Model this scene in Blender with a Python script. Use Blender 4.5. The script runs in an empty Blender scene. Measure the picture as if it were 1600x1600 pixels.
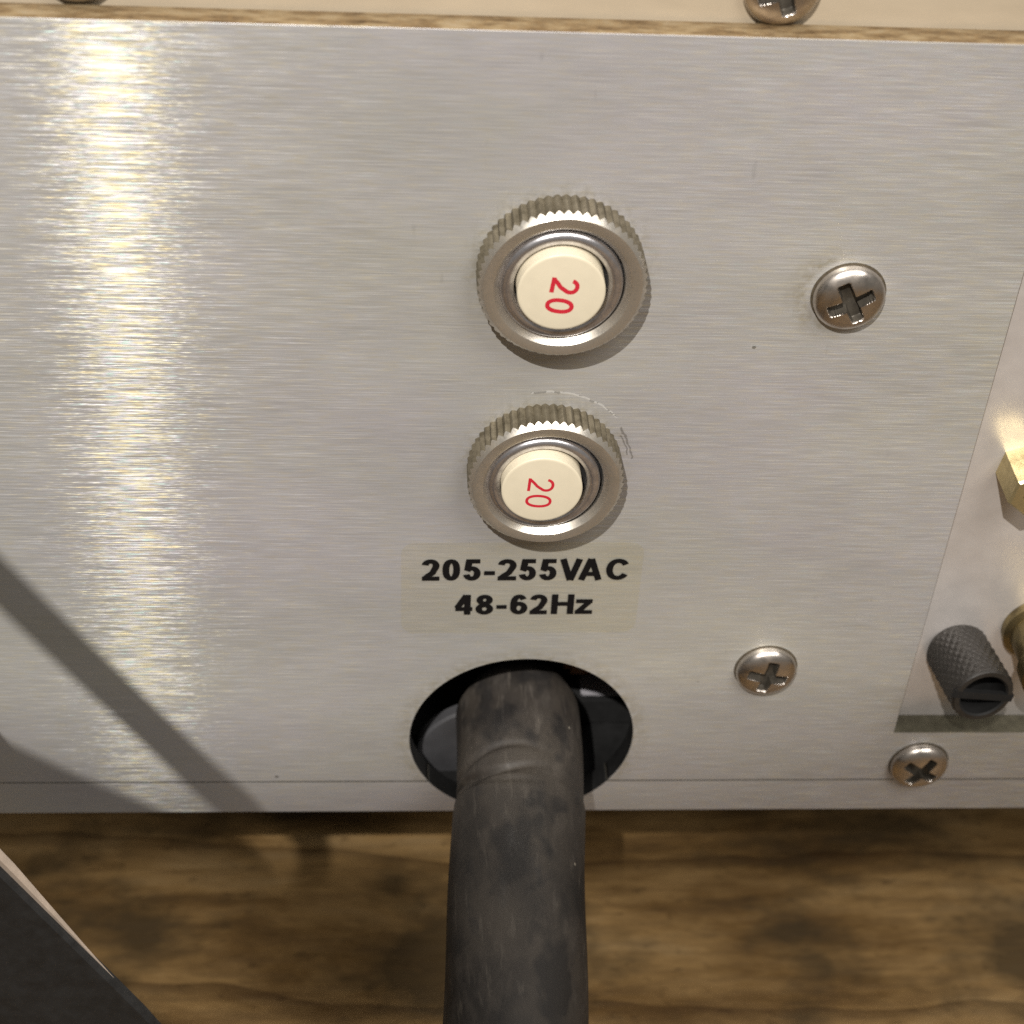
import bpy, bmesh, math, random
from mathutils import Vector, Matrix

# ---------------------------------------------------------------- scene, camera, light
# Panel coordinates (millimetres): X right, Y up, Z out of the rear panel towards the viewer.
MM = 0.001
scene = bpy.context.scene
COL = scene.collection
def W(X, Y, Z): return Vector((X, -Z, Y)) * MM

cam_d = bpy.data.cameras.new('camera'); cam = bpy.data.objects.new('camera', cam_d); COL.objects.link(cam)
cam_d.sensor_width = 36.0; cam_d.lens = 2746.7 / 1600 * 36.0
cam_d.clip_start = 0.005; cam_d.clip_end = 20
right, up, back = (0.99732364, 0.05255319, 0.05083037), (-0.00708201, 0.76139576, -0.64824867), (-0.07276956, 0.64615374, 0.75973017)
def wd(v): return Vector((v[0], -v[2], v[1]))
m = Matrix((wd(right), wd(up), wd(back))).transposed().to_4x4()
m.translation = W(-7.451, 101.4725, 135.9752)
cam.matrix_world = m
scene.camera = cam
cam_d.dof.use_dof = True; cam_d.dof.focus_distance = 0.171; cam_d.dof.aperture_fstop = 38

world = bpy.data.worlds.new('World'); scene.world = world; world.use_nodes = True
bg = world.node_tree.nodes['Background']
bg.inputs[0].default_value = (1.0, 0.93, 0.83, 1); bg.inputs[1].default_value = 0.15

def aim(o, target):
    o.rotation_euler = (target - o.location).to_track_quat('-Z', 'Y').to_euler()
kd = bpy.data.lights.new('work_lamp', 'SPOT'); key = bpy.data.objects.new('work_lamp', kd); COL.objects.link(key)
key.location = W(-114, 450, 363); aim(key, W(-55, 250, 0))
kd.energy = 18.0; kd.color = (1.0, 0.955, 0.90); kd.shadow_soft_size = 0.0032
kd.spot_size = math.radians(52.6); kd.spot_blend = 0.14
cd = bpy.data.lights.new('fill_lamp', 'AREA'); cl = bpy.data.objects.new('fill_lamp', cd); COL.objects.link(cl)
cl.location = W(620, 1400, 900); aim(cl, W(0, 0, 0)); cd.shape = 'DISK'; cd.size = 0.9; cd.energy = 16; cd.color = (1.0, 0.955, 0.90)  # unseen area lamp added as fill, brightening the right of the panel

scene.cycles.use_denoising = False; scene.cycles.max_bounces = 6; scene.cycles.diffuse_bounces = 3; scene.cycles.glossy_bounces = 4; scene.cycles.transparent_max_bounces = 6
vs = scene.view_settings
vs.view_transform = 'Standard'; vs.look = 'None'; vs.exposure = 0.04; vs.gamma = 1.0; vs.use_curve_mapping = False

# ---------------------------------------------------------------- node helpers
class NT:
    def __init__(s, name):
        s.m = bpy.data.materials.new(name); s.m.use_nodes = True
        s.t = s.m.node_tree; s.t.nodes.clear()
        s.out = s.t.nodes.new('ShaderNodeOutputMaterial')
    def n(s, typ, **kw):
        nd = s.t.nodes.new('ShaderNode' + typ)
        for k, v in kw.items(): setattr(nd, k, v)
        return nd
    def l(s, a, b): s.t.links.new(a, b)
    def setv(s, sock, v):
        if isinstance(v, bpy.types.NodeSocket): s.l(v, sock)
        else: sock.default_value = v
    def math(s, op, a, b=None, c=None, clamp=False):
        nd = s.n('Math', operation=op, use_clamp=clamp)
        s.setv(nd.inputs[0], a)
        if b is not None: s.setv(nd.inputs[1], b)
        if c is not None: s.setv(nd.inputs[2], c)
        return nd.outputs[0]
    def obj(s): return s.n('TexCoord').outputs['Object']
    def mapping(s, vec, scale=(1, 1, 1), rot=(0, 0, 0), loc=(0, 0, 0)):
        nd = s.n('Mapping'); s.l(vec, nd.inputs[0])
        nd.inputs['Scale'].default_value = scale; nd.inputs['Rotation'].default_value = rot; nd.inputs['Location'].default_value = loc
        return nd.outputs[0]
    def noise(s, vec, scale=1, detail=3, rough=0.5, dist=0.0):
        nd = s.n('TexNoise'); s.l(vec, nd.inputs['Vector'])
        nd.inputs['Scale'].default_value = scale; nd.inputs['Detail'].default_value = detail
        nd.inputs['Roughness'].default_value = rough; nd.inputs['Distortion'].default_value = dist
        return nd.outputs
    def ramp(s, fac, stops, interp='LINEAR'):
        nd = s.n('ValToRGB'); s.setv(nd.inputs[0], fac); r = nd.color_ramp; r.interpolation = interp
        while len(r.elements) > 1: r.elements.remove(r.elements[-1])
        r.elements[0].position = stops[0][0]; r.elements[0].color = tuple(stops[0][1]) + (1,) if len(stops[0][1]) == 3 else stops[0][1]
        for p, c in stops[1:]:
            e = r.elements.new(p); e.color = tuple(c) + (1,)
        return nd.outputs[0]
    def mapr(s, v, a, b, c=0.0, d=1.0):
        nd = s.n('MapRange'); s.setv(nd.inputs[0], v)
        for i, x in zip((1, 2, 3, 4), (a, b, c, d)): nd.inputs[i].default_value = x
        return nd.outputs[0]
    def mix(s, f, a, b, mode='MIX'):
        nd = s.n('Mix', data_type='RGBA', blend_type=mode)
        s.setv(nd.inputs[0], f)
        for i, v in ((6, a), (7, b)):
            if isinstance(v, bpy.types.NodeSocket): s.l(v, nd.inputs[i])
            else: nd.inputs[i].default_value = tuple(v) + ((1,) if len(v) == 3 else ())
        return nd.outputs[2]
    def bsdf(s, **kw):
        nd = s.n('BsdfPrincipled')
        for k, v in kw.items():
            k = k.replace('_', ' ')
            if isinstance(v, bpy.types.NodeSocket): s.l(v, nd.inputs[k])
            elif isinstance(v, tuple) and len(v) == 3: nd.inputs[k].default_value = v + (1,)
            else: nd.inputs[k].default_value = v
        return nd
    def bump(s, h, strength=0.3, dist=0.0002, normal=None):
        nd = s.n('Bump'); s.l(h, nd.inputs['Height']); nd.inputs['Strength'].default_value = strength; nd.inputs['Distance'].default_value = dist
        if normal: s.l(normal, nd.inputs['Normal'])
        return nd.outputs[0]
    def done(s, shader):
        s.l(shader, s.out.inputs[0]); return s.m

def col(c): return tuple(c)

# brushed aluminium: streaks run along X, so the lamp's glint is drawn out along Y
def mat_brushed(name, marks=True):
    t = NT(name); o = t.obj()
    s1 = t.noise(t.mapping(o, (240, 9000, 1)), 1, 2, 0.65)[0]
    s2 = t.noise(t.mapping(o, (1100, 10000, 1), loc=(3, 7, 0)), 1, 1, 0.6)[0]
    s3 = t.noise(t.mapping(o, (150, 7600, 1), loc=(13, 1, 0)), 1, 2.5, 0.75)[0]
    iri = t.noise(t.mapping(o, (500, 3200, 1), loc=(31, 5, 0)), 1, 1, 0.6)[0]
    soft = t.noise(t.mapping(o, (22, 60, 1), loc=(1, 2, 0)), 1, 3, 0.6)[0]
    g = t.n('NewGeometry').outputs['Normal']
    dx = t.math('MULTIPLY', t.math('SUBTRACT', s2, 0.5), 0.075)
    dx = t.math('ADD', dx, t.math('MULTIPLY', t.math('SUBTRACT', s1, 0.5), 0.04))
    dz = t.math('MULTIPLY', t.math('SUBTRACT', s3, 0.5), 2.6)
    cv = t.n('CombineXYZ'); t.l(dx, cv.inputs[0]); t.l(dz, cv.inputs[2])
    va = t.n('VectorMath', operation='ADD'); t.l(g, va.inputs[0]); t.l(cv.outputs[0], va.inputs[1])
    vn = t.n('VectorMath', operation='NORMALIZE'); t.l(va.outputs[0], vn.inputs[0]); nrm = vn.outputs[0]
    tan = t.n('Tangent', direction_type='UV_MAP').outputs[0]
    fine = t.mapr(t.math('ADD', s1, s3), 0.6, 1.4, 0.84, 1.12)
    lowf = t.noise(t.mapping(o, (60, 150, 1), loc=(6, 3, 0)), 1, 3, 0.65)[0]
    fine = t.math('ADD', 1.0, t.math('MULTIPLY', t.math('SUBTRACT', fine, 1.0), t.mapr(lowf, 0.35, 0.65, 0.35, 1.7)))
    tone = t.math('MULTIPLY', fine, t.mapr(soft, 0.3, 0.7, 0.86, 1.07))
    base = t.ramp(iri, [(0.28, (0.78, 0.67, 0.42)), (0.42, (0.73, 0.70, 0.60)), (0.5, (0.69, 0.685, 0.68)), (0.6, (0.67, 0.66, 0.69)), (0.72, (0.62, 0.68, 0.69))])
    plain = t.n('RGB').outputs[0]; plain.default_value = (0.50, 0.498, 0.495, 1)
    hsv = t.n('HueSaturation'); t.l(base, hsv.inputs['Color']); t.l(tone, hsv.inputs['Value']); base = hsv.outputs[0]
    dull = t.mix(0.06, plain, base); hs2 = t.n('HueSaturation'); t.l(dull, hs2.inputs['Color']); t.l(t.mapr(tone, 0.72, 1.2, 0.80, 1.14), hs2.inputs['Value']); dull = hs2.outputs[0]
    tin = t.noise(t.mapping(o, (26, 40, 1), loc=(9, 4, 0)), 1, 3, 0.6)[0]
    dull = t.mix(1.0, dull, t.ramp(tin, [(0.32, (1.0, 0.985, 0.91)), (0.5, (0.97, 0.955, 0.935)), (0.68, (0.97, 0.94, 0.975))]), 'MULTIPLY')
    if marks:
        sx = t.n('SeparateXYZ'); t.l(o, sx.inputs[0]); X, Y = sx.outputs[0], sx.outputs[1]
        def dist(cx, cy):
            a = t.math('SUBTRACT', X, cx * MM); b = t.math('SUBTRACT', Y, cy * MM)
            return t.math('SQRT', t.math('ADD', t.math('MULTIPLY', a, a), t.math('MULTIPLY', b, b))), a, b
        patch = t.noise(t.mapping(o, (900, 900, 1)), 1, 2, 0.65)[0]
        # tan residue beside the uppermost screw
        d, a, b = dist(34.9, 12.9)
        stain = t.math('MULTIPLY', t.mapr(d, 0.0032, 0.0036), t.mapr(d, 0.0058, 0.0038))
        stain = t.math('MULTIPLY', stain, t.mapr(a, 0.001, -0.002))
        stain = t.math('MULTIPLY', stain, t.mapr(patch, 0.32, 0.66))
        # smudge round the cable hole
        d2, a2, b2 = dist(8.45, -48.17)
        sm = t.math('MULTIPLY', t.mapr(d2, 0.0150, 0.0131), t.mapr(patch, 0.35, 0.7))
        # grime toward the nuts
        d3, a3, b3 = dist(8.45, 15.04); d4, a4, b4 = dist(8.45, -8.05)
        gr = t.math('MULTIPLY', t.math('MAXIMUM', t.mapr(d3, 0.0095, 0.0076), t.mapr(d4, 0.0092, 0.0076)), t.mapr(patch, 0.4, 0.75))
        dirt = t.math('MAXIMUM', t.math('MULTIPLY', stain, 0.6), t.math('MAXIMUM', t.math('MULTIPLY', sm, 0.55), t.math('MULTIPLY', gr, 0.55)))
        # sparse pits
        vo = t.n('TexVoronoi'); t.l(t.mapping(o, (105, 120, 1)), vo.inputs['Vector']); vo.inputs['Scale'].default_value = 1
        hsh = t.n('SeparateColor'); t.l(vo.outputs['Color'], hsh.inputs[0])
        rad = t.mapr(hsh.outputs[1], 0.0, 1.0, 0.010, 0.042)
        pit = t.math('MULTIPLY', t.math('LESS_THAN', vo.outputs['Distance'], rad), t.math('GREATER_THAN', hsh.outputs[0], 0.38))
        pit = t.math('MULTIPLY', pit, 0.75)
        sc_n = t.noise(t.mapping(o, (420, 120, 1), rot=(0, 0, 0.35), loc=(17, 3, 0)), 1, 2, 0.5)[0]
        scuff = t.math('MULTIPLY', t.mapr(sc_n, 0.70, 0.76), t.mapr(lowf, 0.5, 0.62))
        pit = t.math('MAXIMUM', pit, t.math('MULTIPLY', scuff, 0.30))
        # arc scratches where a spanner slipped round the lower nut
        wob = t.math('MULTIPLY', t.math('SUBTRACT', patch, 0.5), 0.0007)
        dr = t.math('ABSOLUTE', t.math('SUBTRACT', t.math('ADD', d4, wob), 0.0091))
        ang = t.math('ARCTAN2', b4, a4)
        def arc(dv, w, a0, a1):
            x = t.math('MULTIPLY', t.mapr(dv, w, w * 0.4), t.math('GREATER_THAN', ang, a0)); return t.math('MULTIPLY', x, t.math('LESS_THAN', ang, a1))
        scr = arc(dr, 0.00016, math.radians(42), math.radians(102))
        dr2 = t.math('ABSOLUTE', t.math('SUBTRACT', t.math('ADD', d4, wob), 0.0087))
        scr2 = arc(dr2, 0.00014, math.radians(6), math.radians(34))
        dr3 = t.math('ABSOLUTE', t.math('SUBTRACT', t.math('ADD', d4, wob), 0.00835))
        scr3 = arc(dr3, 0.00010, math.radians(10), math.radians(28))
        sc_dark = t.math('MULTIPLY', t.math('MAXIMUM', scr2, t.math('MAXIMUM', scr3, t.math('MULTIPLY', scr, t.math('GREATER_THAN', patch, 0.5)))), 0.55)
        base = t.mix(t.math('MULTIPLY', scr, 0.6), base, (0.93, 0.92, 0.9))
        dull = t.mix(t.math('MULTIPLY', scr, 0.5), dull, (0.85, 0.85, 0.83))
        for nm in (0, 1):
            cc = base if nm == 0 else dull
            cc = t.mix(dirt, cc, (0.30, 0.26, 0.165))
            cc = t.mix(t.math('MAXIMUM', pit, sc_dark), cc, (0.10, 0.09, 0.075))
            if nm == 0: base = cc
            else: dull = cc
    prism_c = t.ramp(iri, [(0.30, (0.96, 0.76, 0.32)), (0.42, (0.94, 0.87, 0.48)), (0.5, (0.88, 0.87, 0.70)), (0.58, (0.82, 0.76, 0.86)), (0.70, (0.56, 0.90, 0.76))])
    gl = t.n('BsdfAnisotropic', distribution='BECKMANN'); t.l(prism_c, gl.inputs['Color']); gl.inputs['Roughness'].default_value = 0.33
    gl.inputs['Anisotropy'].default_value = 0.83; gl.inputs['Rotation'].default_value = 0.0; t.l(nrm, gl.inputs['Normal']); t.l(tan, gl.inputs['Tangent'])
    b1 = t.bsdf(Base_Color=base, Metallic=1.0, Roughness=0.42, Anisotropic=0.9, Anisotropic_Rotation=0.25, Tangent=tan, Normal=nrm)
    b2 = t.bsdf(Base_Color=dull, Metallic=0.42, Roughness=0.5)
    m1 = t.n('MixShader'); m1.inputs[0].default_value = 0.74; t.l(gl.outputs[0], m1.inputs[1]); t.l(b1.outputs[0], m1.inputs[2])
    mx = t.n('MixShader'); mx.inputs[0].default_value = 0.865; t.l(m1.outputs[0], mx.inputs[1]); t.l(b2.outputs[0], mx.inputs[2])
    return t.done(mx.outputs[0])

def mat_raw_edge():
    t = NT('corroded_edge'); o = t.obj()
    n1 = t.noise(t.mapping(o, (260, 900, 900)), 1, 5, 0.65)[0]
    n2 = t.noise(t.mapping(o, (1500, 2000, 2000)), 1, 3, 0.6)[0]
    c = t.ramp(n1, [(0.32, (0.075, 0.045, 0.02)), (0.45, (0.18, 0.122, 0.062)), (0.58, (0.31, 0.235, 0.135)), (0.72, (0.34, 0.28, 0.195))])
    c = t.mix(t.mapr(n2, 0.45, 0.75, 0, 0.45), c, (0.30, 0.19, 0.08))
    return t.done(t.bsdf(Base_Color=c, Metallic=0.25, Roughness=0.55, Normal=t.bump(n2, 0.4, 0.0001)).outputs[0])

def mat_simple(name, c, rough=0.5, metal=0.0, var=0.12, scale=600, bump=0.1, c2=None, stretch=(1, 1, 1)):
    t = NT(name); o = t.obj()
    n = t.noise(t.mapping(o, stretch), scale, 4, 0.6)[0]
    f = t.mapr(n, 0.3, 0.7)
    lo = tuple(x * (1 - var) for x in c); hi = tuple(min(1, x * (1 + var)) for x in (c2 or c))
    cc = t.mix(f, lo, hi)
    r = t.mapr(n, 0.3, 0.7, max(0.02, rough - 0.07), rough + 0.07)
    return t.done(t.bsdf(Base_Color=cc, Metallic=metal, Roughness=r, Normal=t.bump(n, bump, 0.00006)).outputs[0])

def mat_nickel(name, c=(0.55, 0.50, 0.43), rough=0.3, metal=1.0, tarn=(0.30, 0.24, 0.15), amount=0.6):
    t = NT(name); o = t.obj()
    n = t.noise(o, 700, 5, 0.65)[0]; n2 = t.noise(o, 3500, 3, 0.6)[0]
    cc = t.mix(t.math('MULTIPLY', t.mapr(n, 0.42, 0.68), amount), c, tarn)
    cc = t.mix(t.mapr(n2, 0.55, 0.75, 0, 0.35), cc, tuple(x * 0.5 for x in c))
    r = t.mapr(n, 0.3, 0.7, rough - 0.06, rough + 0.14)
    return t.done(t.bsdf(Base_Color=cc, Metallic=metal, Roughness=r, Normal=t.bump(n2, 0.12, 0.00004)).outputs[0])

def mat_wood():
    t = NT('wood_grain'); o = t.obj()
    warp = t.noise(t.mapping(o, (9, 22, 1)), 1, 4, 0.55)[1]
    wv = t.n('VectorMath', operation='MULTIPLY_ADD'); t.l(warp, wv.inputs[0]); wv.inputs[1].default_value = (0.02, 0.022, 0); t.l(o, wv.inputs[2])
    p = wv.outputs[0]
    broad = t.noise(t.mapping(p, (13, 52, 1)), 1, 6, 0.68)[0]
    fine = t.noise(t.mapping(o, (90, 700, 1)), 1, 4, 0.7)[0]
    fleck = t.noise(t.mapping(o, (260, 620, 1), loc=(4, 4, 0)), 1, 3, 0.6)[0]
    ring = t.n('TexWave', wave_type='BANDS', bands_direction='Y', wave_profile='SAW'); t.l(t.mapping(p, (0.6, 1, 1), rot=(0, 0, 0.06)), ring.inputs[0])
    ring.inputs['Scale'].default_value = 13; ring.inputs['Distortion'].default_value = 2.4; ring.inputs['Detail'].default_value = 3; ring.inputs['Detail Scale'].default_value = 1.6
    line = t.mapr(ring.outputs[1], 0.90, 0.985)
    c = t.ramp(broad, [(0.32, (0.07, 0.040, 0.016)), (0.43, (0.25, 0.143, 0.050)), (0.53, (0.46, 0.283, 0.112)), (0.68, (0.60, 0.41, 0.20))])
    c = t.mix(t.mapr(fine, 0.4, 0.72, 0, 0.42), c, (0.12, 0.068, 0.027))
    c = t.mix(t.mapr(fleck, 0.60, 0.72, 0, 0.45), c, (0.055, 0.028, 0.010))
    c = t.mix(t.math('MULTIPLY', line, 0.5), c, (0.045, 0.018, 0.005))
    blot = t.noise(t.mapping(o, (38, 55, 1), loc=(2.3, 1.1, 0)), 1, 4, 0.62)[0]
    c = t.mix(t.mapr(blot, 0.52, 0.38, 0, 0.78), c, (0.075, 0.052, 0.026))
    b = t.bsdf(Base_Color=c, Roughness=t.mapr(fine, 0.3, 0.7, 0.42, 0.6), Normal=t.bump(fine, 0.25, 0.0002))
    return t.done(b.outputs[0])

def mat_rubber():
    t = NT('dusty_rubber'); o = t.obj()
    big = t.noise(t.mapping(o, (110, 70, 110)), 1, 4, 0.6)[0]
    mid = t.noise(t.mapping(o, (420, 160, 420), loc=(5, 2, 1)), 1, 5, 0.65)[0]
    fin = t.noise(o, 2600, 3, 0.6)[0]
    c = t.ramp(big, [(0.36, (0.020, 0.017, 0.015)), (0.5, (0.036, 0.030, 0.025)), (0.64, (0.054, 0.045, 0.036))])
    c = t.mix(t.mapr(mid, 0.52, 0.72, 0, 0.4), c, (0.105, 0.090, 0.076))
    c = t.mix(t.mapr(mid, 0.40, 0.28, 0, 0.6), c, (0.018, 0.017, 0.018))
    scf = t.noise(t.mapping(o, (1100, 130, 1100), loc=(2, 8, 4)), 1, 3, 0.6)[0]
    c = t.mix(t.mapr(scf, 0.60, 0.74, 0, 0.55), c, (0.115, 0.10, 0.083))
    smu = t.noise(t.mapping(o, (150, 110, 150), loc=(7, 1, 2)), 1, 3, 0.55)[0]
    c = t.mix(t.mapr(smu, 0.53, 0.60, 0, 0.75), c, (0.012, 0.011, 0.011))
    sp = t.n('TexVoronoi'); t.l(o, sp.inputs['Vector']); sp.inputs['Scale'].default_value = 260
    hs = t.n('SeparateColor'); t.l(sp.outputs['Color'], hs.inputs[0])
    dot = t.math('MULTIPLY', t.math('LESS_THAN', sp.outputs['Distance'], 0.045), t.math('GREATER_THAN', hs.outputs[0], 0.6))
    c = t.mix(dot, c, (0.28, 0.25, 0.20))
    b = t.bsdf(Base_Color=c, Roughness=t.mapr(mid, 0.3, 0.7, 0.48, 0.75), Normal=t.bump(t.math('ADD', fin, mid), 0.25, 0.0001))
    return t.done(b.outputs[0])

def mat_film():
    t = NT('clear_label_film'); o = t.obj()
    n = t.noise(t.mapping(o, (120, 160, 1)), 1, 4, 0.6)[0]
    tr = t.n('BsdfTransparent'); tr.inputs[0].default_value = (0.988, 0.983, 0.962, 1)
    pr = t.bsdf(Base_Color=(0.80, 0.75, 0.58), Roughness=0.42)
    mx = t.n('MixShader'); t.l(t.mapr(n, 0.3, 0.7, 0.006, 0.022), mx.inputs[0]); t.l(tr.outputs[0], mx.inputs[1]); t.l(pr.outputs[0], mx.inputs[2])
    return t.done(mx.outputs[0])

M = {}
M['panel'] = mat_brushed('brushed_aluminium')
M['strip'] = mat_brushed('brushed_aluminium_strip', marks=False)
M['edge'] = mat_raw_edge()
M['cutedge'] = mat_simple('aluminium_cut_edge', (0.21, 0.195, 0.14), 0.5, 0.6, 0.15, 800)
M['cream'] = mat_simple('warm_reflection_cream', (0.42, 0.35, 0.255), 0.45, 0.0, 0.08, 240, 0.1, stretch=(0.3, 1, 1))  # cream puts a warm reflection on bare aluminium into the colour
M['plate'] = mat_simple('pale_satin_plate', (0.62, 0.585, 0.56), 0.40, 0.5, 0.05, 300, 0.03)
M['black'] = mat_simple('black_chassis', (0.012, 0.012, 0.012), 0.6)
M['floor_in'] = mat_simple('inner_plate', (0.008, 0.008, 0.008), 0.6, 0.0, 0.2)
M['clamp'] = mat_simple('light_pool_grey', (0.06, 0.06, 0.064), 0.55, 0.0, 0.15, 300)  # grey that paints the pool of light inside the hole
M['nut'] = mat_nickel('tarnished_nickel', (0.70, 0.66, 0.59), 0.31, 0.88, (0.42, 0.35, 0.25), 0.5)
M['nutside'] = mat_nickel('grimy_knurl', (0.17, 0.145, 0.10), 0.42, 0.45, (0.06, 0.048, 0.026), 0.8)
M['bush'] = mat_nickel('bright_nickel', (0.74, 0.73, 0.76), 0.24, 0.95, (0.24, 0.22, 0.22), 0.55)
M['screw'] = mat_nickel('polished_screw', (0.66, 0.61, 0.56), 0.27, 1.0, (0.30, 0.24, 0.18), 0.35)
M['recess'] = mat_nickel('dark_recess', (0.10, 0.088, 0.07), 0.45, 0.5, (0.03, 0.025, 0.02), 0.7)  # darker metal for the deep faces of the cross
M['cup'] = mat_simple('dark_screw_ring', (0.10, 0.082, 0.055), 0.6, 0.4, 0.3, 1500)  # dark ring round the screws on the panel
M['button'] = mat_simple('ivory_plastic', (0.66, 0.59, 0.445), 0.38, 0.0, 0.03, 500, 0.05)
M['red'] = mat_simple('red_ink', (0.52, 0.018, 0.035), 0.5, 0.0, 0.06)
M['ink'] = mat_simple('black_ink', (0.006, 0.005, 0.005), 0.85, 0.0, 0.1)
for n_ in M['ink'].node_tree.nodes:
    if n_.type == 'BSDF_PRINCIPLED': n_.inputs['Specular IOR Level'].default_value = 0.12
M['film'] = mat_film()
M['grime'] = mat_simple('dark_seam', (0.05, 0.045, 0.035), 0.7, 0.0, 0.4, 900)  # darker colour for the upward faces at the seam
M['brass'] = mat_nickel('brass', (0.64, 0.54, 0.30), 0.38, 0.9, (0.36, 0.29, 0.15), 0.6)
M['dbrass'] = mat_nickel('dull_brass', (0.36, 0.29, 0.15), 0.4, 1.0, (0.10, 0.08, 0.05), 0.8)
M['knurl'] = mat_simple('dark_plastic', (0.026, 0.023, 0.020), 0.45, 0.0, 0.3, 900, 0.2)
M['blackplastic'] = mat_simple('matt_black', (0.008, 0.008, 0.008), 0.7)
M['wood'] = mat_wood()
M['rubber'] = mat_rubber()
M['strap'] = mat_simple('dark_webbing', (0.042, 0.043, 0.044), 0.65, 0.0, 0.25, 700, 0.3)
M['pale'] = mat_simple('painted_lit_edge', (0.80, 0.66, 0.54), 0.5, 0.0, 0.15, 400, 0.1)  # pale colour stands in for lamp light along the strap edge
M['copper'] = mat_simple('brown_varnish', (0.26, 0.11, 0.03), 0.4, 0.0, 0.2)
M['tape'] = mat_simple('white_tape', (0.30, 0.29, 0.31), 0.6, 0.0, 0.1)

# ---------------------------------------------------------------- object helpers
def link(name, me, mat=None, parent=None, loc=(0, 0, 0), rot=None):
    o = bpy.data.objects.new(name, me); COL.objects.link(o)
    if me is not None and mat is not None and not me.materials:
        for x in (mat if isinstance(mat, (list, tuple)) else [mat]): me.materials.append(x)
    o.location = loc
    if rot is not None: o.rotation_euler = rot
    if parent: o.parent = parent
    return o
def tag(o, label=None, cat=None, group=None, kind=None):
    for k, v in (('label', label), ('category', cat), ('group', group), ('kind', kind)):
        if v: o[k] = v
    return o
FRONT = (math.pi / 2, 0, 0)      # turns local (x, y, z) into panel (X, Y, Z)
BASE = W(20, -95, -120)          # the amplifier stands on the table here
def part(name, me, mat, X=0, Y=0, Z=0, rz=0.0):
    o = link(name, me, mat, amp)
    o.rotation_euler = FRONT
    if rz: o.rotation_euler = (Matrix.Rotation(math.pi / 2, 3, 'X') @ Matrix.Rotation(rz, 3, 'Z')).to_euler()
    o.location = W(X, Y, Z) - BASE
    return o
def sub(name, me, mat, parent, x=0, y=0, z=0, rot=(0, 0, 0)):
    return link(name, me, mat, parent, Vector((x, y, z)) * MM, rot)
def smooth(me, ang=35):
    for p in me.polygons: p.use_smooth = True
    try: me.set_sharp_from_angle(angle=math.radians(ang))
    except Exception: pass
    return me
def mesh(name, verts, faces, sm=None):
    me = bpy.data.meshes.new(name); me.from_pydata([tuple(Vector(v) * MM) for v in verts], [], faces); me.update()
    if sm: smooth(me, sm)
    return me
def fix(me):
    bm = bmesh.new(); bm.from_mesh(me); bmesh.ops.recalc_face_normals(bm, faces=bm.faces); bm.to_mesh(me); bm.free(); return me
def box(x0, x1, y0, y1, z0, z1, bev=0.0):
    bm = bmesh.new(); bmesh.ops.create_cube(bm, size=1)
    for v in bm.verts:
        v.co = Vector(((x0 + x1) / 2 + v.co.x * (x1 - x0), (y0 + y1) / 2 + v.co.y * (y1 - y0), (z0 + z1) / 2 + v.co.z * (z1 - z0))) * MM
    if bev: bmesh.ops.bevel(bm, geom=bm.edges[:], offset=bev * MM, segments=2, affect='EDGES')
    me = bpy.data.meshes.new('box'); bm.to_mesh(me); bm.free(); return me
def plate(loops, t, bev=0.08, uv=True):
    """flat plate from closed 2D outlines (mm, holes included), thickness t, front face at z = 0"""
    cu = bpy.data.curves.new('outline', 'CURVE'); cu.dimensions = '2D'; cu.fill_mode = 'BOTH'
    for lp in loops:
        sp = cu.splines.new('POLY'); sp.points.add(len(lp) - 1)
        for p, q in zip(sp.points, lp): p.co = (q[0] * MM, q[1] * MM, 0, 1)
        sp.use_cyclic_u = True
    cu.extrude = (t / 2 - bev) * MM; cu.bevel_depth = bev * MM; cu.bevel_resolution = 1; cu.offset = -bev * MM
    ob = bpy.data.objects.new('tmp', cu); COL.objects.link(ob)
    me = bpy.data.meshes.new_from_object(ob.evaluated_get(bpy.context.evaluated_depsgraph_get()))
    bpy.data.objects.remove(ob); bpy.data.curves.remove(cu)
    for v in me.vertices: v.co.z -= t / 2 * MM
    fix(me)
    if uv:
        while me.uv_layers: me.uv_layers.remove(me.uv_layers[0])
        ul = me.uv_layers.new(name='UVMap')
        for lo in me.loops:
            c = me.vertices[lo.vertex_index].co; ul.data[lo.index].uv = (c.x * 5 + c.z, c.y * 5 + c.z)
    me.materials.clear()
    return me
def arcp(cx, cy, r, a0, a1, n):
    return [(cx + r * math.cos(math.radians(a0 + (a1 - a0) * i / n)), cy + r * math.sin(math.radians(a0 + (a1 - a0) * i / n))) for i in range(n + 1)]
def lathe(prof, n=96, rfun=None, sm=30):
    """prof: list of (r, z); rfun(r, z, angle, index) -> (r, z)"""
    vs_, fs = [], []
    for i, (r, z) in enumerate(prof):
        for k in range(n):
            a = 2 * math.pi * k / n
            rr, zz = rfun(r, z, a, i) if rfun else (r, z)
            vs_.append((rr * math.cos(a), rr * math.sin(a), zz))
    for i in range(len(prof) - 1):
        for k in range(n):
            k2 = (k + 1) % n
            fs.append((i * n + k, i * n + k2, (i + 1) * n + k2, (i + 1) * n + k))
    if prof[-1][0] > 1e-6: pass
    me = mesh('lathe', vs_, fs); fix(me); smooth(me, sm); return me
def capped(prof, n=64, sm=30):
    p = list(prof)
    if p[-1][0] > 0: p.append((1e-4, p[-1][1]))
    return lathe(p, n, None, sm)
def spline(pts, n):
    P = [Vector(p) for p in pts]; P = [P[0] * 2 - P[1]] + P + [P[-1] * 2 - P[-2]]
    out = []
    for i in range(1, len(P) - 2):
        for k in range(n):
            t = k / n; a, b, c, d = P[i - 1:i + 3]
            out.append(0.5 * ((2 * b) + (c - a) * t + (2 * a - 5 * b + 4 * c - d) * t * t + (3 * b - a - 3 * c + d) * t ** 3))
    out.append(P[-2]); return out
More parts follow.
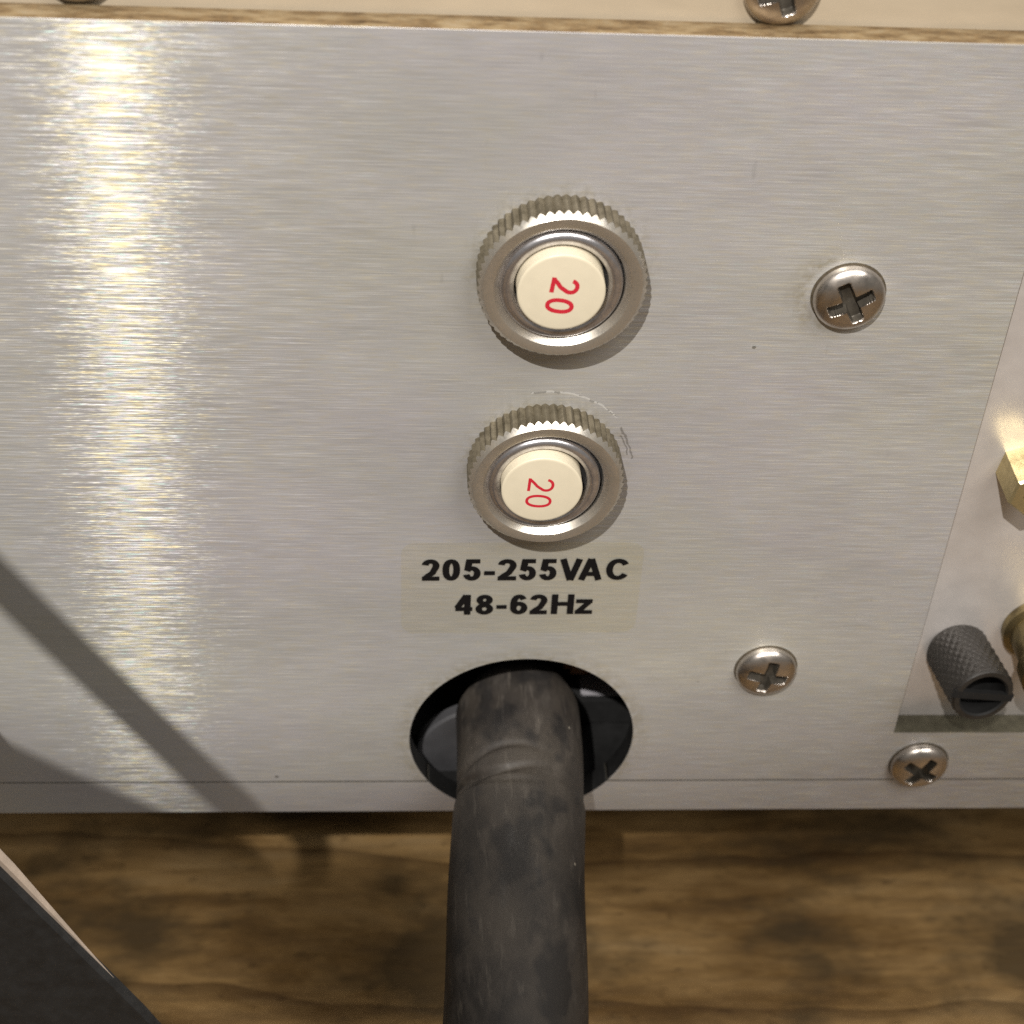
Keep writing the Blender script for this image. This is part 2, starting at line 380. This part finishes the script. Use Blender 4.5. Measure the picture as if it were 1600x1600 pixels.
def tube(pts, r, n=40, seg=14, rfun=None):
    """round cable along panel-space points (mm); returns a world-space mesh"""
    C = spline(pts, seg); vs_, fs = [], []
    up0 = Vector((1, 0, 0)); s = 0
    for i, c in enumerate(C):
        t = (C[min(i + 1, len(C) - 1)] - C[max(i - 1, 0)]).normalized()
        u = (up0 - t * up0.dot(t)).normalized(); w = t.cross(u); up0 = u
        if i: s += (C[i] - C[i - 1]).length
        for k in range(n):
            a = 2 * math.pi * k / n
            rr = rfun(r, s, a, c) if rfun else r
            q = c + (u * math.cos(a) + w * math.sin(a)) * rr
            vs_.append((q.x, -q.z, q.y))
    m_ = len(C)
    for i in range(m_ - 1):
        for k in range(n):
            k2 = (k + 1) % n; fs.append((i * n + k, i * n + k2, (i + 1) * n + k2, (i + 1) * n + k))
    fs.append(tuple(range(n))); fs.append(tuple((m_ - 1) * n + k for k in range(n)))
    me = mesh('tube', vs_, fs); fix(me); smooth(me, 60); return me
def shift_origin(o):
    me = o.data; lo = Vector([min(v.co[i] for v in me.vertices) for i in range(3)]); hi = Vector([max(v.co[i] for v in me.vertices) for i in range(3)])
    c = Vector(((lo.x + hi.x) / 2, (lo.y + hi.y) / 2, lo.z))
    for v in me.vertices: v.co -= c
    o.location = c; return o

# ---------------------------------------------------------------- table
tb = link('tabletop', box(-450, 450, -420, 420, -30, 0), M['wood'], None, W(0, -95, 40))
tag(tb, 'brown wood grain tabletop running under the amplifier', 'tabletop', kind='structure')

# ---------------------------------------------------------------- amplifier
amp = link('amplifier', None, None, None, BASE)
tag(amp, 'amplifier with brushed aluminium rear panel, two round circuit breakers and a cable hole', 'amplifier')
HX, HY, HR = 8.45, -48.17, 12.8
TH = 2.8
SEAM0, SEAM1, BOT, TOP = -55.44, -55.58, -60.82, 37.95
aS = math.degrees(math.asin((SEAM0 - HY) / HR))          # angle where the hole meets the seam
notch = arcp(HX, HY, HR, 180 - aS, aS, 120)               # over the top of the hole, left to right
outer = [(-190, SEAM0)] + notch + [(240, SEAM0), (240, TOP), (-190, TOP)]
cut = [(51.68, -47.3), (150, -47.3), (150, 27), (51.68, 27)]
pm = plate([outer, cut], TH, 0.05)
pm.materials.append(M['panel']); pm.materials.append(M['edge']); pm.materials.append(M['cutedge']); pm.materials.append(M['black'])
for p in pm.polygons:
    c = p.center / MM
    if p.normal.z < 0.3:
        if p.normal.y > 0.3 and c.y > TOP - 0.5: p.material_index = 1
        elif abs(c.y + 47.3) < 0.6 and c.x > 51: p.material_index = 2
        elif (Vector((c.x, c.y)) - Vector((HX, HY))).length < HR + 1.0: p.material_index = 3
panel = part('rear_panel', pm, None)
a2 = math.degrees(math.asin((SEAM1 - HY) / HR)); a3 = math.degrees(math.asin((BOT - HY) / HR))
right_arc = arcp(HX, HY, HR, a2, a3, 24)
rs = right_arc + [(240, BOT), (240, SEAM1)]
ls = [(2 * HX - x, y) for x, y in right_arc][::-1] + [(-190, SEAM1), (-190, BOT)]
for nm, lp in (('bottom_strip', ls), ('bottom_strip', rs)):
    sm_ = plate([lp], TH, 0.025); sm_.materials.append(M['strip']); sm_.materials.append(M['black']); sm_.materials.append(M['grime'])
    for p in sm_.polygons:
        if p.normal.y > 0.3: p.material_index = 2
        if p.normal.z < 0.95 and (Vector((p.center.x / MM, p.center.y / MM)) - Vector((HX, HY))).length < HR + 1.0: p.material_index = 1
    part(nm, sm_, None)
# plate seen through the terminal cut-out, top flange, case
part('terminal_plate', box(40, 170, -54, 34, -4.2, -TH - 0.05), M['plate'])
part('cover_flange', box(-190, 240, 34.2, 70, -5.0, -TH - 0.5, 0.25), M['cream'])
part('cover_lid', box(-190, 240, 70.1, 72, -300, -2.9, 0.4), M['cream'])
part('case_side', box(-190, -187, -60, 34, -300, -5.2), M['black']); part('case_side', box(237, 240, -60, 34, -300, -5.2), M['black'])
part('case_floor', box(-186.9, 236.9, -61.8, -60.3, -300, -TH - 0.1), M['floor_in'])
part('case_back', box(-190, 240, -60, 70, -303, -300.1), M['black'])
for fx in (-160, 210):
    for fz in (-40, -270):
        part('foot', box(fx - 9, fx + 9, -95, -61.9, fz - 9, fz + 9, 1.5), M['blackplastic'])
# pieces glimpsed inside the hole
part('inner_bracket', box(15, 26, -60.2, -55.9, -19, -13.4, 0.3), M['blackplastic'])
part('light_pool_disc', lathe([(0.01, 0), (8.2, 0), (8.5, -0.3), (8.5, -1.6), (0.01, -1.6)], 64), M['clamp'], 5.1, -58.0, -5.8)  # disc shaped and coloured as the pool of light on the case floor
tp = part('inner_tape', box(17, 23, -55.8, -55.1, -17, -13.8, 0.2), M['tape'])
part('inner_coil', box(15, 27, -54.8, -48, -24, -16, 0.8), M['copper'])

# ---- screws: pan heads with a cross recess, one shared mesh
def screw_mesh(R=3.36, H=1.7):
    n, rings = 120, 56; vs_, fs = [], []
    def dome(r):
        e = r / R
        if e > 0.995: return None
        return 0.55 + (H - 0.55) * (1 - e ** 2.6) ** 0.55
    def st(a, b, x):
        t = max(0, min(1, (x - a) / (b - a))); return t * t * (3 - 2 * t)
    for i in range(rings + 1):
        r = R * (i / rings) ** 0.9
        for k in range(n):
            a = 2 * math.pi * k / n; x, y = r * math.cos(a), r * math.sin(a)
            z = dome(min(r, R * 0.994))
            def arm(u, v):
                wdt = 0.50 + 0.06 * (1 - abs(u) / 2)
                return (1 - st(wdt - 0.06, wdt + 0.12, abs(v))) * (1 - st(1.95, 2.3, abs(u)))
            c = max(arm(x, y), arm(y, x), 1 - st(0.80, 1.0, (abs(x) ** 0.75 + abs(y) ** 0.75) ** (1 / 0.75) * 0.62))
            dep = 1.35 * (1 - 0.35 * min(1, r / 2.2))
            z2 = z - c * dep
            # raised worn lip round the recess
            vs_.append((x, y, z2))
    for i in range(rings):
        for k in range(n):
            k2 = (k + 1) % n; fs.append((i * n + k, i * n + k2, (i + 1) * n + k2, (i + 1) * n + k))
    b0 = len(vs_)
    for k in range(n):
        a = 2 * math.pi * k / n; vs_.append((R * math.cos(a), R * math.sin(a), 0.0))
    for k in range(n):
        k2 = (k + 1) % n; fs.append((rings * n + k, rings * n + k2, b0 + k2, b0 + k))
    me = mesh('screw_head', vs_, fs); fix(me); smooth(me, 40); me.materials.append(M['screw']); me.materials.append(M['recess'])
    for p in me.polygons:
        rr = Vector((p.center.x, p.center.y)).length / MM
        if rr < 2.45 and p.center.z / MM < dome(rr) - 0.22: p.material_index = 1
    return me
SM = screw_mesh()
CUP = capped([(3.55, -0.02), (3.55, 0.04), (3.3, 0.06)], 48); CUP.materials.append(M['cup'])
for (x, y, z, rot, lab) in ((35.58, 12.64, 0, 28, 'cross head screw to the right of the upper circuit breaker'),
                            (35.07, -36.77, 0, -12, 'cross head screw to the right of the cable hole'),
                            (55.66, -52.62, 0, 57, 'cross head screw under the terminal cut-out'),
                            (25.43, 41.25, -TH - 0.5, 20, 'cross head screw on the cream flange, right one'),
                            (-32.83, 41.6, -TH - 0.5, 50, 'cross head screw on the cream flange, left one')):
    s_ = part('screw', SM, None, x, y, z, math.radians(rot)); tag(s_, lab)
    if z == 0: sub('washer', CUP, None, s_)

# ---- circuit breakers
NH, NR = 3.39, 7.72
def nut_mesh():
    T, n, dep, RF = 58, 58 * 8, 0.26, 7.22
    def tooth(a):
        f = (a / (2 * math.pi) * T) % 1.0
        return NR - dep * (abs(f - 0.5) * 2) ** 1.3
    vs_, fs = [], []
    def ring(fn):
        for k in range(n):
            a = 2 * math.pi * k / n; r, z = fn(a); vs_.append((r * math.cos(a), r * math.sin(a), z))
    ring(lambda a: (tooth(a), 0.0)); ring(lambda a: (tooth(a), 1.2))
    ring(lambda a: (tooth(a), NH - (tooth(a) - RF) * 1.15 - 0.04))
    for r, z in ((RF + 0.02, NH - 0.05), (RF - 0.04, NH), (6.32, NH), (6.24, NH - 0.03), (5.72, NH - 0.62), (5.68, NH - 1.6)):
        ring(lambda a: (r, z))
    rows = len(vs_) // n
    for i in range(rows - 1):
        for k in range(n):
            k2 = (k + 1) % n; fs.append((i * n + k, i * n + k2, (i + 1) * n + k2, (i + 1) * n + k))
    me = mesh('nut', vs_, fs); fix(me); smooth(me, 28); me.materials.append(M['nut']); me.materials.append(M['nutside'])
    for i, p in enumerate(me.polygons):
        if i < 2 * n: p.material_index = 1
    return me
NUT = nut_mesh()
def tor(r0, r1, zt, n=10):
    rm, rr = (r0 + r1) / 2, (r0 - r1) / 2
    return [(r0, -1.0)] + [(rm + rr * math.cos(math.pi * i / n), zt - 0.5 * rr + 0.75 * rr * math.sin(math.pi * i / n)) for i in range(n + 1)] + [(r1, 0.3)]
BUSH = lathe(tor(5.6, 4.28, NH - 0.22), 96, None, 40); BUSH.materials.append(M['bush'])
WELL = capped([(5.67, NH - 1.55), (5.67, NH - 1.6), (0.01, NH - 1.6)], 64); WELL.materials.append(M['blackplastic'])
BTN = capped([(3.98, 0.5), (3.98, 4.20), (3.95, 4.28), (3.87, 4.33), (3.7, 4.35)], 96, 50); BTN.materials.append(M['button'])

# ---- lettering made of strokes
def stroke(path, wv, wh, z, closed=False):
    P = [Vector((p[0], p[1])) for p in path]; n = len(P); L, R_ = [], []
    for i in range(n):
        a = P[(i - 1) % n] if (closed or i) else P[i]; b = P[(i + 1) % n] if (closed or i < n - 1) else P[i]
        t = (b - a).normalized(); w = math.hypot(wv * t.y, wh * t.x) / 2
        nn = Vector((-t.y, t.x)); L.append(P[i] + nn * w); R_.append(P[i] - nn * w)
    vs_ = [(p.x, p.y, z) for p in L] + [(p.x, p.y, z) for p in R_]
    fs = [(i, i + n, (i + 1) % n + n, (i + 1) % n) for i in range(n if closed else n - 1)]
    return vs_, fs
def ell(cx, cy, rx, ry, a0, a1, n=40, p=2.0):
    out = []
    for i in range(n + 1):
        a = math.radians(a0 + (a1 - a0) * i / n); c, s = math.cos(a), math.sin(a)
        out.append((cx + rx * math.copysign(abs(c) ** (2 / p), c), cy + ry * math.copysign(abs(s) ** (2 / p), s)))
    return out
def glyph(ch, w, H, wv, wh):
    a, b = wv / 2, wh / 2; S = []
    if ch == '0': S = [(ell(w / 2, H / 2, w / 2 - a, H / 2 - b, 0, 360, 64, 2.25)[:-1], True)]
    elif ch == '2':
        ry = 0.30 * H - b
        top = ell(w / 2 - 0.01 * w, H - b - ry, w / 2 - a, ry, 172, -28, 40, 2.1)
        S = [(top + [(w * 0.60, H * 0.36), (w * 0.36, H * 0.235), (a * 0.98, b * 1.15)], False), ([(w * 0.01, b), (w, b)], False)]
    elif ch == '5':
        S = [([(w * 0.155, H - b), (w * 0.95, H - b)], False), ([(w * 0.155 + a * 0.95, H - b * 0.6), (w * 0.05 + a, H * 0.47)], False),
             (ell(w / 2 - 0.01 * w, 0.335 * H, w / 2 - a, 0.335 * H - b, 152, -168, 56, 2.1), False)]
    elif ch == '6':
        S = [(ell(w / 2, 0.32 * H, w / 2 - a, 0.32 * H - b, 0, 360, 56)[:-1], True), (ell(w / 2, H / 2, w / 2 - a, H / 2 - b, 38, 195, 48, 2.2), False)]
    elif ch == '8':
        S = [(ell(w / 2, 0.735 * H, w * 0.44 - a * 0.9, 0.265 * H - b, 0, 360, 48)[:-1], True), (ell(w / 2, 0.285 * H, w / 2 - a, 0.285 * H - b, 0, 360, 48)[:-1], True)]
    elif ch == '4':
        S = [([(w * 0.70, 0), (w * 0.70, H)], False), ([(0, H * 0.285), (w, H * 0.285)], False), ([(w * 0.62, H * 0.97), (w * 0.10, H * 0.34)], False)]
    elif ch == '-': S = [([(0, H / 2), (w, H / 2)], False)]
    elif ch == 'V': S = [([(a * 1.02, H), (w / 2 - a * 0.04, 0.0)], False), ([(w - a * 1.02, H), (w / 2 + a * 0.04, 0.0)], False)]
    elif ch == 'A': S = [([(a * 1.02, 0), (w / 2 - a * 0.04, H)], False), ([(w - a * 1.02, 0), (w / 2 + a * 0.04, H)], False), ([(w * 0.22, H * 0.29), (w * 0.78, H * 0.29)], False)]
    elif ch == 'C': S = [(ell(w / 2, H / 2, w / 2 - a, H / 2 - b, 33, 327, 64, 2.1), False)]
    elif ch == 'H': S = [([(a, 0), (a, H)], False), ([(w - a, 0), (w - a, H)], False), ([(a, H * 0.52), (w - a, H * 0.52)], False)]
    elif ch == 'z': S = [([(w * 0.03, H - b), (w * 0.98, H - b)], False), ([(w * 0.80, H - b * 1.3), (w * 0.20, b * 1.3)], False), ([(0, b), (w, b)], False)]
    vs_, fs = [], []
    for i, (path, cl_) in enumerate(S):
        v, f = stroke(path, wv, wh, 0.004 * i, cl_); o = len(vs_)
        vs_ += v; fs += [tuple(x + o for x in q) for q in f]
    me = mesh('glyph', vs_, fs)
    for p in me.polygons:
        if p.normal.z < 0: p.flip()
    return me

def breaker(X, Y, lab, off, btn, num, rz, wv, wh, zr):
    body = part('circuit_breaker', WELL, None, X, Y, 0); tag(body, lab)
    sub('knurled_nut', NUT, None, body, 0, 0, 0, (0, 0, zr))
    sub('bushing', BUSH, None, body, off[0], off[1], 0)
    bt = sub('reset_button', BTN, None, body, btn[0], btn[1], btn[2])
    H, w = 2.6, 1.62
    R2 = Matrix.Rotation(rz, 2)
    for ch, (cx, cy) in zip('20', num):
        me = glyph(ch, w, H, wv, wh); me.materials.append(M['red'])
        c = R2 @ Vector((w / 2, H / 2))
        sub('digit', me, None, body, cx - X - c.x, cy - Y - c.y, 4.356 + btn[2], (0, 0, rz))
breaker(8.45, 15.04, 'upper circuit breaker with bolder red 20 on its ivory button', (-0.12, 0.06), (-0.22, 0.16, 0),
        ((8.50, 15.93), (8.14, 13.84)), math.radians(-97), 0.42, 0.40, 0.0)
breaker(8.45, -8.05, 'lower circuit breaker with thinner red 20 just above the rating label', (-0.25, 0.15), (-0.50, 0.36, 0),
        ((7.82, -7.02), (7.68, -9.05)), math.radians(-93), 0.31, 0.29, 0.05)

# ---- rating label
lw, lh, lr = 25.3, 12.95, 1.5
rr_ = arcp(lw - lr, lh - lr, lr, 0, 90, 8) + arcp(lr, lh - lr, lr, 90, 180, 8) + arcp(lr, lr, lr, 180, 270, 8) + arcp(lw - lr, lr, lr, 270, 360, 8)
LX, LY, LROT = -5.5, -31.35, math.radians(0.62)
lab = part('rating_label', plate([rr_], 0.09, 0.04), M['film'], LX, LY, 0.11, LROT)
tag(lab, 'yellowed clear sticker printed 205-255VAC 48-62Hz above the cable hole')
def put(ch, x0, x1, ybase, H, wv, wh):
    me = glyph(ch, x1 - x0, H, wv, wh); me.materials.append(M['ink'])
    name = 'digit' if ch.isdigit() else ('hyphen' if ch == '-' else 'letter')
    c, s = math.cos(-LROT), math.sin(-LROT)
    dx, dy = x0 - LX, ybase - LY
    sub(name, me, None, lab, c * dx - s * dy, s * dx + c * dy, 0.012)
for ch, x0, x1 in (('2', -3.43, -1.59), ('0', -1.28, 0.55), ('5', 0.89, 2.73), ('2', 4.51, 6.47), ('5', 6.74, 8.54), ('5', 8.88, 10.70), ('V', 10.96, 13.4), ('A', 13.0, 15.55), ('C', 15.91, 18.43)):
    put(ch, x0, x1, -23.6 + (x0 + 3.43) * 0.0114, 2.98, 0.70, 0.57)
put('-', 3.07, 4.21, -22.79, 0.58, 0.55, 0.56)
for ch, x0, x1 in (('4', 0.24, 2.04), ('8', 2.38, 4.26), ('6', 6.07, 7.92), ('2', 8.17, 10.03), ('H', 10.46, 12.87)):
    put(ch, x0, x1, -28.52 + (x0 - 0.24) * 0.013, 2.88, 0.69, 0.56)
put('z', 13.03, 14.9, -28.35, 2.14, 0.66, 0.55)
put('-', 4.59, 5.69, -27.66, 0.58, 0.55, 0.54)

# ---- terminals in the cut-out
def prism(n, R, z0, z1, rot, cham=0.25):
    vs_, fs = [], []
    for z, r in ((z0, R), (z1 - cham, R), (z1, R - cham)):
        for k in range(n):
            a = rot + 2 * math.pi * k / n; vs_.append((r * math.cos(a), r * math.sin(a), z))
    for i in range(2):
        for k in range(n): fs.append((i * n + k, i * n + (k + 1) % n, (i + 1) * n + (k + 1) % n, (i + 1) * n + k))
    return vs_, fs
vs_, fs = prism(6, 2.75, 0, 5.1, math.radians(21))
n0 = len(vs_); nn = 24                                   # bored end face
for r, z in ((1.25, 5.1), (1.1, 4.2)):
    for k in range(nn):
        a = math.radians(21) + 2 * math.pi * k / nn; vs_.append((r * math.cos(a), r * math.sin(a), z))
for k in range(6):
    o0, o1 = 12 + k, 12 + (k + 1) % 6
    for j in range(4):
        i0 = n0 + (k * 4 + j) % nn; i1 = n0 + (k * 4 + j + 1) % nn
        if j < 2: fs.append((o0, i0, i1) if j == 0 else (o0, i0, i1))
        else: fs.append((o1, i0, i1))
    fs.append((o0, n0 + (k * 4 + 2) % nn, o1))
for k in range(nn): fs.append((n0 + k, n0 + (k + 1) % nn, n0 + nn + (k + 1) % nn, n0 + nn + k))
fs.append(tuple(n0 + nn + k for k in range(nn)))
hx = mesh('hex', vs_, fs); fix(hx)
t_ = part('ground_terminal', hx, M['brass'], 58.45, -9.75, -TH - 0.05); tag(t_, 'brass hexagonal terminal standing in the cut-out')
sub('stud', capped([(0.95, 3.9), (0.95, 4.5), (0.7, 4.7)], 24), M['dbrass'], t_)

def knurled_cap(R, L, n=160, m=56, T=26, dep=0.16):
    vs_, fs = [], []
    for i in range(m + 1):
        z = L * i / m
        fade = min(1, i / 5, (m - i) / 5)
        for k in range(n):
            a = 2 * math.pi * k / n
            u = a / (2 * math.pi) * T; v = z / L * 7.0
            h = min(abs(((u + v) % 1) - 0.5), abs(((u - v) % 1) - 0.5)) * 2
            r = R - dep * (1 - h) * fade - (0.35 * (1 - i / 4) ** 2 if i < 4 else 0) - (0.3 * (1 - (m - i) / 4) ** 2 if m - i < 4 else 0)
            vs_.append((r * math.cos(a), r * math.sin(a), z))
    for r, z in ((R * 0.78, L + 0.02), (R * 0.72, L - 0.15), (R * 0.68, L - 3.2), (0.01, L - 3.2)):
        for k in range(n):
            a = 2 * math.pi * k / n; vs_.append((r * math.cos(a), r * math.sin(a), z))
    for i in range(m + 4):
        for k in range(n):
            k2 = (k + 1) % n; fs.append((i * n + k, i * n + k2, (i + 1) * n + k2, (i + 1) * n + k))
    me = mesh('knurl', vs_, fs); fix(me); smooth(me, 30); me.materials.append(M['knurl']); me.materials.append(M['blackplastic'])
    for i, p in enumerate(me.polygons):
        if i >= (m + 1) * n: p.material_index = 1
    return me
kn = part('binding_post', knurled_cap(3.6, 8.6), None, 57.2, -36.2, -TH - 0.02)
tilt = Vector((0.9, 0.9, 8.6)).normalized().to_track_quat('Z', 'Y').to_matrix()
kn.rotation_euler = (Matrix.Rotation(math.pi / 2, 3, 'X') @ tilt).to_euler()
tag(kn, 'dark grey diamond-knurled binding post in the cut-out')
sub('wire_slot', box(-3.56, 3.56, -0.5, 0.5, 8.0, 8.64, 0.05), M['blackplastic'], kn, 0, 0, 0, (0, 0, math.radians(35)))
bp = part('jack_post', capped([(4.2, 0), (4.2, 1.0), (3.5, 1.3), (3.4, 5.5), (4.0, 5.9), (4.0, 8.0), (3.7, 8.3), (2.6, 8.3), (2.5, 5.0)], 48), M['dbrass'], 66.0, -32.8, -TH - 0.02)
tag(bp, 'dull brass terminal post at the right edge beside the knurled post')
sub('insulator', capped([(2.3, 5.0), (2.3, 8.6), (2.1, 8.8)], 32), M['blackplastic'], bp)

# ---------------------------------------------------------------- cables and strap
def crease(r, s, a, c):
    d = 0
    for z0, amp_, w in ((5.8, 0.35, 0.40), (8.0, 0.60, 0.40), (9.3, 0.40, 0.32)):
        d -= amp_ * math.exp(-((c.z - z0 - 0.5 * math.sin(a * 3 + z0)) / w) ** 2) * max(0, -math.cos(a + 0.75)) ** 2 * 1.2
    d -= 0.24 / (1 + math.exp(min(30.0, (c.z - 8.6 - 0.5 * math.sin(a)) * 6)))
    d += 0.10 * math.sin(3 * a + c.z * 0.25) + 0.06 * math.sin(2 * a - c.z * 0.11)
    d -= 0.75 * math.exp(-((c.z + 5.6) / 0.35) ** 2)
    return r + d
pts = [(8.45, -49.9, -5.6), (8.4, -49.7, -4.4), (8.2, -49.4, 1.5), (7.75, -50.0, 9), (6.95, -52.0, 22), (6.25, -54.3, 34), (5.4, -58, 48), (4.3, -66, 72), (3, -80, 108), (2, -87.3, 160), (0, -87.4, 230), (-4, -87.4, 320)]
pc = link('power_cable', tube(pts, 7.42, 56, 40, crease), M['rubber']); shift_origin(pc)
core = link('core_wire', tube([(8.4, -50, -4.5), (8.6, -51.5, -9), (9.5, -56, -14), (14, -57.5, -24), (40, -57.5, -60)], 2.6, 16, 8), M['blackplastic'])
core.parent = pc; core.matrix_parent_inverse = Matrix.Translation(-pc.location)
tag(pc, 'thick dusty black rubber cable coming out of the round hole', 'cable')

# dark strap in the lower left corner; pale strip paints its lit edge
E0, E1 = Vector((-43.2, -33.7, 30)), Vector((-30.9, -58.7, 30))
d = (E1 - E0).normalized(); inw = Vector((-d.y, d.x, 0)); inw = inw if inw.x < 0 else -inw
nz = Vector((0, 0, 1))
def band(o0, o1, z0_, z1, w0=None, w1=None, s0=-70, s1=66, bend=0.0):
    vs2, n = [], 24
    for i in range(n + 1):
        t = i / n; s = s0 + (s1 - s0) * t
        c = E0 + d * s + inw * (bend * max(0, s - 24) ** 2)
        oa = o0 * (w0(s) if w0 else 1); ob = o1; z0 = z1 + (z0_ - z1) * (w0(s) if w0 else 1)
        for (o, z) in ((oa * 0.8 + ob * 0.2 if w0 else oa + 0.3, z0), (oa, z0 * 0.8 + z1 * 0.2), (oa, z0 * 0.2 + z1 * 0.8), (oa * 0.8 + ob * 0.2 if w0 else oa + 0.3, z1), (ob, z1), (ob, z0)):
            q = c + inw * o + nz * z; vs2.append((q.x, -q.z, q.y))
    f = []
    for i in range(n):
        for k in range(6): f.append((i * 6 + k, i * 6 + (k + 1) % 6, (i + 1) * 6 + (k + 1) % 6, (i + 1) * 6 + k))
    f.append(tuple(range(6))); f.append(tuple(n * 6 + k for k in range(6)))
    me = mesh('band', vs2, f); fix(me); smooth(me, 40); return me
st_o = link('strap', band(0.0, 32, -1.4, 0, bend=0.006), M['strap']); shift_origin(st_o)
tag(st_o, 'dark grey strap with its lit edge painted pale across the lower left corner', 'strap')
eo = link('lit_edge_strip', band(-0.62, 0.1, -1.9, -0.75, lambda s: max(0.02, min(1, 1 - s / 20)), s0=-70, s1=20), M['pale'])
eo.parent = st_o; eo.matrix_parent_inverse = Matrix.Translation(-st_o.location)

# two unseen cables added left of the picture to cast shadows on the panel
c1 = link('shadow_cable', tube([(-128, 178, 75), (-96, 128.5, 73), (-68.4, 83.7, 72.6), (-60.4, 70.6, 72.6), (-51.9, 57, 72.6), (-45.3, 46.3, 72.5), (-40.5, 37.5, 72), (-40.5, 24, 70), (-52, -2, 67), (-72, -44, 65), (-90, -84, 74), (-126, -93, 95), (-170, -93, 120)], 1.75, 20, 10), M['strap']); shift_origin(c1)
tag(c1, 'unseen thin black cable added to cast a shadow on the panel', 'cable')
c2 = link('shadow_cable', tube([(-170, 124, 76), (-120, 86, 73), (-74.4, 50.3, 72.6), (-67, 44.2, 72.6), (-57.9, 37, 72.6), (-50, 30.6, 72.4), (-47.5, 20, 71.5), (-56, 0, 69), (-80, -38, 68), (-104, -76, 74), (-145, -88.5, 92), (-190, -88.8, 120)], 6.0, 28, 10), M['strap']); shift_origin(c2)
tag(c2, 'unseen thick black cable added under the thin one to shade the panel', 'cable')
